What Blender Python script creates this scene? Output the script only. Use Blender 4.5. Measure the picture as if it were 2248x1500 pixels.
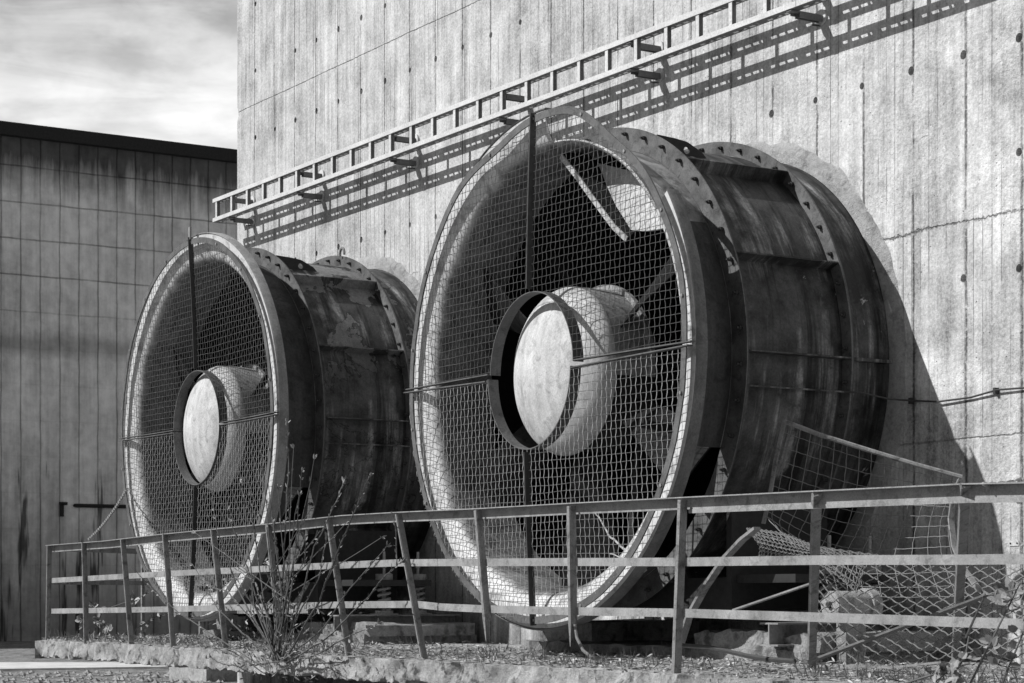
import bpy, bmesh, math, random
from math import sin, cos, pi, sqrt, radians
from mathutils import Vector, Matrix, noise
for o in list(bpy.data.objects): bpy.data.objects.remove(o)
random.seed(7)
SC = bpy.context.scene
# ------------------------------------------------------------------ camera
# world: X along the big wall, Y into the wall, Z up; the big fan's axis is the line X=0, Z=0
CAM = Vector((13.734, -8.843, -1.748)); YAW = radians(31.895)
FPX, U0, V0 = 4613.6, 1124.0, 1306.5          # focal length and principal point in photo pixels
FW = Vector((-cos(YAW), sin(YAW))); RT = Vector((sin(YAW), cos(YAW)))
cd = bpy.data.cameras.new('camera'); cam = bpy.data.objects.new('camera', cd); SC.collection.objects.link(cam)
cam.location = CAM; cam.rotation_euler = (radians(90), 0, radians(90) - YAW)
cd.sensor_width = 36; cd.lens = FPX/2248*36; cd.shift_y = (V0-750)/2248
cd.clip_start = .1; cd.clip_end = 5000
cd.dof.use_dof = True; cd.dof.focus_distance = 16.5; cd.dof.aperture_fstop = 9
SC.camera = cam
# ------------------------------------------------------------------ light
SUN = Vector((.5, 1.0, -.95)).normalized()
SKYK = .55
w = bpy.data.worlds.new('World'); SC.world = w; w.use_nodes = True
nt = w.node_tree; nt.nodes.clear()
N = nt.nodes.new; L = nt.links.new
out = N('ShaderNodeOutputWorld'); bg = N('ShaderNodeBackground'); sky = N('ShaderNodeTexSky')
sky.sky_type = 'NISHITA'; sky.sun_disc = False
sky.sun_elevation = math.asin(-SUN.z); sky.sun_rotation = math.atan2(-SUN.x, -SUN.y)
bw = N('ShaderNodeRGBToBW'); L(sky.outputs[0], bw.inputs[0])
def wn(op, a, b=0.0):
    x = N('ShaderNodeMath'); x.operation = op
    for k, q in enumerate((a, b)):
        if isinstance(q, (int, float)): x.inputs[k].default_value = q
        else: L(q, x.inputs[k])
    return x.outputs[0]
def wr(v, a, b, c, d):
    x = N('ShaderNodeMapRange'); x.interpolation_type = 'SMOOTHSTEP'; L(v, x.inputs[0])
    for k, q in enumerate((a, b, c, d)): x.inputs[k+1].default_value = q
    return x.outputs[0]
tc = N('ShaderNodeTexCoord'); sx = N('ShaderNodeSeparateXYZ'); L(tc.outputs['Generated'], sx.inputs[0])
def cloud(sc, scale, det, dist):
    mp = N('ShaderNodeMapping'); mp.inputs['Scale'].default_value = sc; mp.inputs['Rotation'].default_value = (.0, .12, .3); L(tc.outputs['Generated'], mp.inputs[0])
    x = N('ShaderNodeTexNoise'); x.inputs['Scale'].default_value = scale; x.inputs['Detail'].default_value = det; x.inputs['Roughness'].default_value = .55; x.inputs['Distortion'].default_value = dist
    L(mp.outputs[0], x.inputs[0]); return x.outputs[0]
c1 = wr(cloud((1, 1, 4.5), 11, 6, .6), .3, .7, -1.3, 1.3)
c2 = wr(cloud((1, 1, 2.2), 26, 5, .3), .3, .7, -.9, .9)
grad = wr(sx.outputs[2], .212, .285, 8.6, 5.0)                        # a bright cloud bank low over the yard, greyer above
bank = wn('ADD', wn('ADD', grad, c1), c2)
az = wn('ADD', wn('MULTIPLY', sx.outputs[0], -.93), wn('MULTIPLY', sx.outputs[1], .36))
mask = wn('MULTIPLY', wr(az, .55, .85, 0, 1), wr(sx.outputs[2], .28, .48, 1, 0))
mx = N('ShaderNodeMix'); mx.data_type = 'FLOAT'; L(mask, mx.inputs[0])
L(wn('MULTIPLY', wn('ADD', bw.outputs[0], 1.2), SKYK), mx.inputs[2]); L(bank, mx.inputs[3])
L(mx.outputs[0], bg.inputs[0]); bg.inputs[1].default_value = .1; L(bg.outputs[0], out.inputs[0])
sd = bpy.data.lights.new('sun', 'SUN'); so = bpy.data.objects.new('sun', sd); SC.collection.objects.link(so)
sd.energy = 5; sd.angle = radians(.5); sd.color = (1, 1, 1)
so.location = (-12, -20, 22); so.rotation_euler = SUN.to_track_quat('-Z', 'Y').to_euler()
SC.view_settings.view_transform = 'Standard'; SC.view_settings.look = 'None'
SC.view_settings.exposure = 0; SC.view_settings.gamma = 1

# ------------------------------------------------------------------ helpers
def at_y(u, v, y):
    a = (u-U0)/FPX; d = FW + a*RT; t = (y-CAM.y)/d.y
    return Vector((CAM.x+t*d.x, y, CAM.z+(V0-v)/FPX*t))
def at_x(u, v, x):
    a = (u-U0)/FPX; d = FW + a*RT; t = (x-CAM.x)/d.x
    return Vector((x, CAM.y+t*d.y, CAM.z+(V0-v)/FPX*t))
def at_z(u, v, z):
    t = FPX*(z-CAM.z)/(V0-v); a = (u-U0)/FPX; p = CAM.xy + t*(FW + a*RT)
    return Vector((p.x, p.y, z))
class MB:
    def __init__(s, off=(0, 0, 0)): s.v = []; s.f = []; s.o = Vector(off)
    def add(s, vs, fs):
        n = len(s.v); s.v += [tuple(Vector(p)+s.o) for p in vs]; s.f += [tuple(i+n for i in f) for f in fs]
    def box(s, a, b):
        (x0, y0, z0), (x1, y1, z1) = a, b
        s.add([(x0,y0,z0),(x1,y0,z0),(x1,y1,z0),(x0,y1,z0),(x0,y0,z1),(x1,y0,z1),(x1,y1,z1),(x0,y1,z1)],
              [(0,3,2,1),(4,5,6,7),(0,1,5,4),(1,2,6,5),(2,3,7,6),(3,0,4,7)])
    def bar(s, p, q, wd, dp, up=(0, 0, 1), taper=1):
        p, q = Vector(p), Vector(q); d = (q-p).normalized(); r = d.cross(Vector(up))
        if r.length < 1e-4: r = d.cross(Vector((0, 1, 0)))
        r.normalize(); t = r.cross(d).normalized()
        vs = [c + a*r*wd/2*k + b*t*dp/2*k for c, k in ((p, 1), (q, taper)) for a, b in ((-1,-1),(1,-1),(1,1),(-1,1))]
        s.add(vs, [(0,3,2,1),(4,5,6,7),(0,1,5,4),(1,2,6,5),(2,3,7,6),(3,0,4,7)])
    def strip(s, pts, wd, dp, up):            # a bent flat bar along a polyline
        pts = [Vector(p) for p in pts]; vs = []; fs = []; n = len(pts); U = Vector(up)
        for i, p in enumerate(pts):
            d = (pts[min(i+1, n-1)]-pts[max(i-1, 0)]).normalized(); r = d.cross(U).normalized(); t = r.cross(d)
            vs += [p + a*r*wd/2 + b*t*dp/2 for a, b in ((-1,-1),(1,-1),(1,1),(-1,1))]
        for i in range(n-1):
            for k in range(4): fs.append((4*i+k, 4*i+(k+1)%4, 4*i+4+(k+1)%4, 4*i+4+k))
        fs += [(3,2,1,0), tuple(4*n-4+k for k in range(4))]
        s.add(vs, fs)
    def tube(s, pts, r, n=5, r1=None, cap=True):
        pts = [Vector(p) for p in pts]; m = len(pts); vs = []; fs = []
        d0 = (pts[1]-pts[0]).normalized(); a = d0.orthogonal().normalized()
        for i, p in enumerate(pts):
            d = (pts[min(i+1, m-1)]-pts[max(i-1, 0)]).normalized()
            a = (a - d*a.dot(d)).normalized(); b = d.cross(a); rr = r if r1 is None else r+(r1-r)*i/(m-1)
            vs += [p + rr*(cos(2*pi*k/n)*a + sin(2*pi*k/n)*b) for k in range(n)]
        for i in range(m-1):
            for k in range(n): fs.append((i*n+k, i*n+(k+1)%n, i*n+n+(k+1)%n, i*n+n+k))
        if cap: fs += [tuple(range(n-1, -1, -1)), tuple(m*n-n+k for k in range(n))]
        s.add(vs, fs)
    def rev(s, prof, t0=0, t1=360, n=120, closed=True, jit=None):      # profile of (r, y) turned round the Y axis
        full = abs(t1-t0) >= 359.9; m = n if full else n+1; k = len(prof); vs = []; fs = []
        for i in range(m):
            a = radians(t0+(t1-t0)*i/n)
            for j, (r, y) in enumerate(prof):
                if jit: r, y = jit(a, r, y, j)
                vs.append((r*cos(a), y, r*sin(a)))
        kk = k if closed else k-1
        for i in range(n):
            i2 = (i+1) % m
            for j in range(kk): j2 = (j+1) % k; fs.append((i*k+j, i*k+j2, i2*k+j2, i2*k+j))
        if closed and not full: fs += [tuple(range(k-1, -1, -1)), tuple((m-1)*k+j for j in range(k))]
        s.add(vs, fs)
    def build(s, name, mat, parent=None, loc=(0, 0, 0), smooth=False, ang=35):
        me = bpy.data.meshes.new(name); me.from_pydata(s.v, [], s.f); me.materials.append(mat)
        bm = bmesh.new(); bm.from_mesh(me); bmesh.ops.recalc_face_normals(bm, faces=bm.faces); bm.to_mesh(me); bm.free()
        if smooth:
            me.polygons.foreach_set('use_smooth', [True]*len(me.polygons)); me.set_sharp_from_angle(angle=radians(ang))
        me.update()
        o = bpy.data.objects.new(name, me); SC.collection.objects.link(o); o.parent = parent; o.location = loc
        return o
def bez(P, t):
    n = len(P)-1; i = min(int(t*n), n-1); f = t*n-i; g_ = lambda k: P[max(0, min(n, k))]
    a, b, c, d = g_(i-1), g_(i), g_(i+1), g_(i+2)
    return .5*((2*b)+(c-a)*f+(2*a-5*b+4*c-d)*f*f+(3*b-a-3*c+d)*f**3)
def tag(o, label, cat, group=None, kind=None):
    if label: o['label'] = label
    if cat: o['category'] = cat
    if group: o['group'] = group
    if kind: o['kind'] = kind
    return o
def thing(name, loc, label, cat, group=None):
    o = bpy.data.objects.new(name, None); SC.collection.objects.link(o); o.location = loc; o.empty_display_size = .3
    return tag(o, label, cat, group)
def copy_tree(o, parent=None):
    c = o.copy(); SC.collection.objects.link(c); c.parent = parent
    for ch in list(o.children): copy_tree(ch, c)
    return c
# ------------------------------------------------------------------ materials (black-and-white: every colour is a grey)
class G:                                       # a small wrapper to write node graphs
    def __init__(s, name, rough=.7, spec=.3, metal=0):
        m = bpy.data.materials.new(name); m.use_nodes = True; s.m = m; s.t = m.node_tree
        s.b = s.t.nodes['Principled BSDF']; s.b.inputs['Roughness'].default_value = rough
        s.b.inputs['Specular IOR Level'].default_value = spec; s.b.inputs['Metallic'].default_value = metal
        s.co = s.t.nodes.new('ShaderNodeTexCoord').outputs['Object']
    def n(s, k): return s.t.nodes.new(k)
    def l(s, a, b):
        if isinstance(a, (int, float)): b.default_value = a
        else: s.t.links.new(a, b)
    def math(s, op, a, b=0, c=0, clamp=False):
        x = s.n('ShaderNodeMath'); x.operation = op; x.use_clamp = clamp
        s.l(a, x.inputs[0]); s.l(b, x.inputs[1]); s.l(c, x.inputs[2]); return x.outputs[0]
    def map(s, sc, loc=(0, 0, 0), co=None):
        x = s.n('ShaderNodeMapping'); x.inputs['Scale'].default_value = sc; x.inputs['Location'].default_value = loc
        s.l(co or s.co, x.inputs[0]); return x.outputs[0]
    def noise(s, scale, detail=4, rough=.55, co=None, dist=0):
        x = s.n('ShaderNodeTexNoise'); x.inputs['Scale'].default_value = scale; x.inputs['Detail'].default_value = detail
        x.inputs['Roughness'].default_value = rough; x.inputs['Distortion'].default_value = dist; s.l(co or s.co, x.inputs[0]); return x.outputs[0]
    def vor(s, scale, co=None, rnd=1):
        x = s.n('ShaderNodeTexVoronoi'); x.inputs['Scale'].default_value = scale; x.inputs['Randomness'].default_value = rnd
        s.l(co or s.co, x.inputs[0]); return x
    def rng(s, v, a, b, c=0, d=1, smooth=False):
        x = s.n('ShaderNodeMapRange'); x.clamp = True
        if smooth: x.interpolation_type = 'SMOOTHSTEP'
        s.l(v, x.inputs[0]); [s.l(q, x.inputs[i+1]) for i, q in enumerate((a, b, c, d))]; return x.outputs[0]
    def xyz(s):
        x = s.n('ShaderNodeSeparateXYZ'); s.l(s.co, x.inputs[0]); return x.outputs
    def mul(s, *a):
        r = a[0]
        for q in a[1:]: r = s.math('MULTIPLY', r, q)
        return r
    def mix(s, f, a, b):
        x = s.n('ShaderNodeMix'); x.data_type = 'FLOAT'; s.l(f, x.inputs[0]); s.l(a, x.inputs[2]); s.l(b, x.inputs[3]); return x.outputs[0]
    def done(s, val, bump=None, strength=.5, dist=.01, rough=None):
        c = s.n('ShaderNodeCombineColor')
        for i in range(3): s.l(val, c.inputs[i])
        s.l(c.outputs[0], s.b.inputs['Base Color'])
        if bump is not None:
            x = s.n('ShaderNodeBump'); x.inputs['Strength'].default_value = strength; x.inputs['Distance'].default_value = dist
            s.l(bump, x.inputs['Height']); s.l(x.outputs[0], s.b.inputs['Normal'])
        if rough is not None: s.l(rough, s.b.inputs['Roughness'])
        return s.m
def lines(g, c, period, width, jitter=None):   # mask of thin lines every `period` metres along coordinate c
    if jitter is not None: c = g.math('ADD', c, jitter)
    f = g.math('ABSOLUTE', g.math('SUBTRACT', g.math('FRACT', g.math('DIVIDE', c, period)), .5))
    return g.rng(g.math('MULTIPLY', g.math('SUBTRACT', .5, f), period), 0, width, 1, 0)
def concrete_wall_mat():
    g = G('board_marked_concrete', .9, .15); X, Y, Z = g.xyz()
    wob = g.math('ADD', g.math('MULTIPLY', g.math('SUBTRACT', g.noise(3, 2), .5), .02), g.math('MULTIPLY', g.math('SUBTRACT', g.noise(26, 4, .7), .5), .02))
    big = g.noise(.55, 5, .6); mid = g.noise(3.2, 6, .62)
    strk = g.noise(1, 5, .6, g.map((9, 1, .45))); fstr = g.noise(1, 4, .6, g.map((38, 1, .9)))
    age = g.rng(X, -6, 3)                       # the right end is rougher than the left
    rough_zone = g.rng(g.noise(1.1, 5, .62), .42, .62)
    board = lines(g, g.math('ADD', X, .157+.55*40), .55, g.mix(age, .011, .02), wob)
    patch = g.mul(g.rng(g.noise(6, 4, .7, g.map((1, 1, .35))), .36, .5, .15, 1), g.rng(g.noise(34, 3, .7), .32, .5, .35, 1))
    board = g.mul(board, patch)
    fine = g.mul(lines(g, X, .092, .006, g.math('MULTIPLY', wob, .35)), g.rng(g.noise(1, 3, .6, g.map((3, 1, .9))), .46, .62))
    rag = g.math('ADD', g.math('MULTIPLY', g.math('SUBTRACT', g.noise(1.2, 3, .6), .5), .05), g.math('MULTIPLY', g.math('SUBTRACT', g.noise(20, 4, .7), .5), .04))
    def joint(z, wd, r): return g.rng(g.math('ABSOLUTE', g.math('SUBTRACT', g.math('ADD', Z, g.math('MULTIPLY', rag, r)), z)), 0, wd, 1, 0)
    j1 = g.mul(joint(4.18, .008, .5), g.rng(g.noise(5, 4, .7), .35, .6, .35, 1))
    j2 = g.mul(joint(.95, .012, 2.2), g.rng(g.noise(2.3, 4, .6), .33, .5, .3, 1))
    j3 = g.mul(joint(1.62, .008, 2.2), g.rng(g.noise(1.7, 4, .6), .5, .6), .4); j4 = g.mul(joint(-.62, .01, .8), .5)
    jj = g.math('MAXIMUM', g.math('MAXIMUM', j1, j2), g.math('MAXIMUM', j3, j4))
    v = g.vor(30); pit = g.mul(g.rng(v.outputs['Distance'], .1, .26, 1, 0), g.rng(v.outputs['Color'], .58, .66), g.rng(g.noise(2.2, 4, .65), .42, .6, .15, 1))
    v2 = g.vor(13); pit2 = g.mul(g.rng(v2.outputs['Distance'], .06, .13, 1, 0), g.rng(v2.outputs['Color'], .72, .78))
    pits = g.math('MAXIMUM', g.mul(pit, .8), pit2)
    grit = g.noise(48, 3, .75); lump = g.noise(14, 6, .68)
    val = g.math('ADD', g.rng(big, .3, .7, .38, .56), g.rng(mid, .35, .65, -.09, .09))
    val = g.math('ADD', val, g.rng(strk, .34, .66, -.1, .1)); val = g.math('ADD', val, g.rng(fstr, .3, .7, -.05, .05))
    val = g.math('ADD', val, g.mul(g.rng(grit, .36, .64, -.1, .1), 1))
    light = g.mul(g.rng(g.noise(1.3, 6, .65, g.map((1, 1, .7))), .5, .62), age, .2)
    val = g.math('ADD', val, light)
    dirt = g.math('MULTIPLY', g.math('MAXIMUM', g.mul(board, .85), g.math('MAXIMUM', g.mul(fine, .5), g.mul(jj, .6))), 1)
    val = g.mul(val, g.math('SUBTRACT', 1, dirt)); val = g.mul(val, g.math('SUBTRACT', 1, g.mul(pits, .5)))
    # damp streaks under the cornice of the collar and towards the foot of the wall
    foot = g.mul(g.rng(Z, -1.1, -2.0), g.rng(g.noise(1, 4, .6, g.map((5, 1, .7))), .38, .58)); val = g.mul(val, g.math('SUBTRACT', 1, g.mul(foot, .55)))
    h = g.math('SUBTRACT', g.math('ADD', g.mul(lump, g.mix(rough_zone, .15, g.mix(age, .3, 1.5))), g.mul(grit, .38)), g.math('ADD', g.mul(board, .9), g.mul(fine, .5)))
    h = g.math('SUBTRACT', h, g.math('ADD', g.mul(pits, .9), g.mul(jj, 1.3)))
    return g.done(val, h, .75, .02)
def far_wall_mat():
    g = G('weathered_panel_concrete', .9, .1); X, Y, Z = g.xyz(); Y = g.math('ADD', Y, 20); Z = g.math('ADD', Z, -2.85)
    wob = g.math('MULTIPLY', g.math('SUBTRACT', g.noise(1.2, 3), .5), .06)
    vl = g.mul(lines(g, g.math('ADD', Y, -7.873+48), .483, .025, wob), g.rng(g.noise(1, 4, .7, g.map((1, 1.5, .35))), .36, .56, .55, 1))
    hz_ = g.mul(lines(g, g.math('ADD', Z, -8.478+86.5), .865, .025, wob), g.rng(Z, 4.5, 5.6, .15, 1), g.rng(g.noise(.5, 4, .7), .4, .56, .5, 1))
    top = g.mul(g.rng(g.math('ADD', Z, g.math('MULTIPLY', g.noise(1, 5, .7, g.map((1, 3.0, .25))), 1.9)), 8.75, 9.7, 0, 1), .85)
    band = g.rng(g.math('ABSOLUTE', g.math('SUBTRACT', g.math('ADD', Z, g.math('MULTIPLY', g.noise(.9, 4), .5)), 4.5)), .08, .35, .4, 0)
    low = g.rng(g.math('ADD', Z, g.math('MULTIPLY', g.noise(1, 4, .65, g.map((1, 2.2, .22))), 5.5)), 1.0, 3.6, .8, 0)
    low = g.mul(low, g.rng(Z, -2.6, 2.0, 1, .8))
    runs = g.mul(g.rng(g.noise(1, 4, .6, g.map((1, 1.5, .16), (0, .7, .3))), .585, .62), g.rng(g.math('ADD', Z, g.math('MULTIPLY', g.noise(1, 3, .6, g.map((1, 1.6, .3))), 2.4)), 2.7, 2.2), .78)
    val = g.math('ADD', g.rng(g.noise(.35, 6, .6), .32, .68, .62, .98), g.rng(g.noise(2.5, 6, .7), .32, .68, -.16, .16))
    val = g.math('ADD', val, g.rng(g.noise(1, 5, .65, g.map((1, 5, .4))), .32, .68, -.13, .13))
    for m_, k in ((vl, .7), (hz_, .65), (top, 1), (band, 1), (g.mul(low, .75), 1), (runs, 1)): val = g.mul(val, g.math('SUBTRACT', 1, g.mul(m_, k)))
    h = g.math('SUBTRACT', g.noise(6, 6, .7), g.math('ADD', vl, hz_))
    return g.done(val, h, .6, .04)
def rough_concrete(name, lo, hi, sc=1, moss=.5, bump=.9):
    g = G(name, .95, .1)
    a = g.noise(3*sc, 6, .65); b = g.noise(18*sc, 6, .7); c = g.noise(80*sc, 4, .7)
    val = g.math('ADD', g.rng(a, .3, .7, lo, hi), g.math('ADD', g.rng(b, .3, .7, -.08, .08), g.rng(c, .3, .7, -.07, .07)))
    mo = g.mul(g.rng(g.noise(5*sc, 6, .75), .52, .62), moss); val = g.mul(val, g.math('SUBTRACT', 1, mo))
    return g.done(val, g.math('ADD', g.mul(b, 1), g.mul(c, .5)), bump, .03/sc)
def steel(name, lo, hi, streak=.5, rust=.4, rough=.55, spec=.4, sc=1, bump=.25):
    g = G(name, rough, spec)
    st = g.noise(1, 5, .65, g.map((8*sc, 8*sc, .7*sc))); bl = g.noise(2.2*sc, 6, .65); fine = g.noise(45*sc, 4, .7)
    f = g.mix(streak, bl, st)
    val = g.rng(f, .34, .68, lo, hi)
    ru = g.mul(g.rng(g.noise(6*sc, 6, .72, None, .6), .52, .64), rust); val = g.mul(val, g.math('SUBTRACT', 1, ru))
    val = g.mul(val, g.rng(fine, .3, .7, .78, 1.22))
    return g.done(val, g.math('ADD', fine, g.mul(ru, 2)), bump, .006, g.rng(f, .3, .7, rough-.1, rough+.2))
def casing_mat(name, peel=0):                  # dark painted sheet steel with pale runs down the sides
    g = G(name, .6, .22); X, Y, Z = g.xyz()
    st = g.noise(1, 6, .68, g.map((1.2, 6.5, .55))); bl = g.noise(1.6, 6, .65); fine = g.noise(60, 4, .7)
    val = g.rng(g.mix(.5, bl, g.noise(5, 6, .7)), .4, .66, .02, .12)
    run = g.mul(g.rng(st, .5, .64), g.rng(g.noise(1.7, 6, .7), .42, .6), g.rng(g.noise(25, 4, .7), .3, .6, .4, 1))
    val = g.math('ADD', val, g.mul(run, .34)); drk = g.rng(g.noise(1, 6, .7, g.map((1.5, 9, .4), (5, 2, 1))), .5, .62); val = g.mul(val, g.math('SUBTRACT', 1, g.mul(drk, .65)))
    sp = g.mul(g.rng(g.noise(4.5, 7, .75, None, .8), .66, .70), .3); val = g.math('ADD', val, sp)
    h = g.mul(fine, .5)
    if peel:
        pn = g.noise(1.9, 7, .62, g.map((1.3, 1.3, 1.3), (3.1, .4, 1.7)), .35)
        pm = g.rng(pn, .53, .545); up = g.rng(Z, 2.6, 3.2)
        val = g.mix(g.mul(pm, up), val, g.rng(g.noise(12, 5, .7), .3, .7, .12, .24))
        ed = g.mul(g.rng(g.math('ABSOLUTE', g.math('SUBTRACT', pn, .535)), 0, .012, 1, 0), 1); val = g.mul(val, g.math('SUBTRACT', 1, g.mul(ed, .8)))
        h = g.math('SUBTRACT', h, g.math('ADD', g.mul(pm, 2.5), g.mul(ed, 2)))
    val = g.mul(val, g.rng(fine, .3, .7, .75, 1.25))
    return g.done(val, h, .35, .012, g.rng(bl, .3, .7, .5, .8))
def bell_mat():                                # pale flare, throat behind it a duller grey that also deepens its shade
    g = G('pale_bellmouth_paint', .55, .3); X, Y, Z = g.xyz(); Zc = g.math('ADD', Z, ZS)
    r = g.math('SQRT', g.math('ADD', g.math('MULTIPLY', X, X), g.math('MULTIPLY', Zc, Zc)))
    bl = g.noise(2.2, 6, .65); st = g.noise(1, 5, .65, g.map((7, 7, .8))); fine = g.noise(45, 4, .7)
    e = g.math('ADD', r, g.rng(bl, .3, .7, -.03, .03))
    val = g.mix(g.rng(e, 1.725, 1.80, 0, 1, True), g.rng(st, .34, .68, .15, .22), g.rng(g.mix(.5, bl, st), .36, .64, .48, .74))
    ru = g.mul(g.rng(g.noise(6, 6, .72, None, .6), .5, .62), .5); ru = g.math('MAXIMUM', ru, g.mul(g.rng(e, 1.95, 2.0), .15)); val = g.mul(val, g.math('SUBTRACT', 1, ru)); val = g.mul(val, g.rng(fine, .3, .7, .85, 1.15))
    return g.done(val, fine, .12, .006)
ZS = -2.226
def flat(name, v, rough=.8, spec=.2, var=.25, sc=20):
    g = G(name, rough, spec); return g.done(g.mul(v, g.rng(g.noise(sc, 4, .65), .3, .7, 1-var, 1+var)), g.noise(sc*3, 3), .2, .004)
def leafm(name, v):
    g = G(name, .5, .4); g.b.inputs['Subsurface Weight'].default_value = 0
    return g.done(g.mul(v, g.rng(g.noise(9, 3), .3, .7, .55, 1.5)))
M = dict(
    wall=concrete_wall_mat(), far=far_wall_mat(), slab=rough_concrete('mossy_slab_concrete', .3, .52, 1.2, .75, 1),
    plinth=rough_concrete('plinth_concrete', .2, .4, 1, .6), mortar=rough_concrete('rough_mortar', .32, .5, 1.5, .35, 1),
    cap=flat('parapet_flashing', .035), ground=rough_concrete('gravel_ground', .16, .42, .7, .7, 1), kerb=flat('white_kerb', .6, var=.25, sc=3),
    alu=steel('galvanised_steel', .52, .68, .3, .1, .5, .4), arm=steel('weathered_bracket_and_shade_steel', .1, .2, .3, .3),
    plate=flat('pale_plate', .6), rail=steel('galvanised_rail', .2, .38, .3, .35, .6, .3, 2.2), post=steel('rusty_post', .16, .3, .6, .5, .7, .2, 2.2),
    casing=casing_mat('dark_casing_paint'), casing_p=casing_mat('peeling_casing_paint', 1),
    bell=bell_mat(), bellout=steel('dark_bellmouth_outside', .035, .11, .6, .3, .7, .15),
    flange=steel('spotted_flange_steel', .06, .17, .1, .45, .6, .3, 2.5), ring=steel('guard_ring_steel', .07, .16, .2, .4, .6, .3, 1.6),
    lip=steel('rusty_lip_steel', .06, .2, .4, .35, .55, .3, 1.5), lip_l=steel('pale_lip_steel', .16, .34, .4, .2, .45, .4, 1.2),
    net=flat('rusty_net_wire', .17, .6, .4), wire=flat('guard_wire_steel', .3, .45, .5), bar=flat('guard_bar_steel', .05, .6, .4), bolt=flat('bolt_steel', .05, .5),
    hub=steel('pale_hub_paint', .34, .66, .55, .3, .7, .15, 1.7, .2), skirt=steel('dull_skirt_paint', .2, .38, .3, .45, .7, .15, 2.2, .2), blade=steel('blade_grey_paint', .015, .035, .4, .3, .95, .0), duct=flat('shade_black_duct', .012, .9, .1),
    black=flat('grimy_frame_steel', .03, .7, .25), beam=steel('base_beam_steel', .16, .32, .3, .5), cable=flat('black_cable', .06), chain=flat('chain_steel', .4, .45, .5),
    litter=leafm('dry_litter', .42), litter2=leafm('dark_litter', .1), leaf=leafm('willow_leaf', .24), leaf2=leafm('bramble_leaf', .2), stem=flat('twig_bark', .11, .8), dead=flat('dead_wood', .45, .8, .2, .3, 12),
    earth=rough_concrete('dark_soil', .05, .14, 3, .5, 1))
ZS = -2.226                                     # top of the concrete platform
ZG = -2.85                                      # yard level
YW = 1.95                                       # face of the big wall
# ------------------------------------------------------------------ setting: ground, platform
m = MB()
m.add([(-3000, -3000, ZG), (3000, -3000, ZG), (3000, 3000, ZG), (-3000, 3000, ZG)], [(0, 1, 2, 3)])
tag(m.build('ground', M['ground']), None, None, kind='structure')
def fbm(p, s, o=4): return noise.fractal(Vector(p)*s, .9, 2.0, o)
# platform: a finely divided slab whose front edge is eroded
poly_l = lambda y: -8.05 + (-1.25)*max(0, min(1, (y+1.25)/1.65)) if y < .4 else -9.3-.73*min(1, (y-.4)/1.0)
m = MB(); nx = 900; ys = [-1.27, -1.24, -1.2, -1.12, -1.0, -.8, -.5, -.2, .1, .4, .9, 1.4, 1.95]; X1 = 9.5
prof = []
for i in range(nx+1):
    t = i/nx; row = []
    for k, y in enumerate([-1.27]*5 + ys):
        x0 = poly_l(y); x = x0+(X1-x0)*t
        if k < 5: z = ZS-.19+.19*k/5; yy = -1.27
        else: z = ZS; yy = y
        d = fbm((x, yy*1.3, z*1.3), 2.2)*.035 + fbm((x, yy, z), 9)*.03
        ch = max(0, fbm((x+7, 3, 0), 1.7)-.28)*.12
        if k <= 6: yy += d + (ch if k >= 3 else ch*.4); z += (-abs(d)*.35 - ch*.5) if k >= 4 else (abs(d)*1.2 if k == 0 else 0)
        elif k < len(ys)+4: z += min(.01, d*.3)
        row.append((x, yy, z))
    row = [(row[0][0], -.3, ZS-.17)] + row
    prof.append(row)
K = len(prof[0]); m.add([p for r in prof for p in r], [(i*K+j, i*K+K+j, i*K+K+j+1, i*K+j+1) for i in range(nx) for j in range(K-1)])
m.add([prof[0][j] for j in range(K)] + [(p[0], p[1], ZS-.2) for p in prof[0]], [(j, j+1, K+j+1, K+j) for j in range(K-1)])
m.box((-9.3, 1.0, ZS-.2), (9.5, 1.95, ZS-.19))
tag(m.build('platform', M['slab'], smooth=True, ang=60), None, None, kind='structure')
m = MB(); m.box((-4.6, .1, ZG-.2), (9.5, 1.9, ZS-.185))
tag(m.build('platform_footing', M['plinth']), None, None, kind='structure')
m = MB()
a, b, c, d = at_z(-60, 1474, ZG), at_z(470, 1466, ZG), at_z(470, 1458, ZG), at_z(-60, 1458, ZG)
h = Vector((0, 0, .03)); m.add([a, b, c, d, a+h, b+h, c+h, d+h], [(0,3,2,1),(4,5,6,7),(0,1,5,4),(1,2,6,5),(2,3,7,6),(3,0,4,7)])
tag(m.build('path', M['kerb']), None, None, kind='structure')
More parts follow.
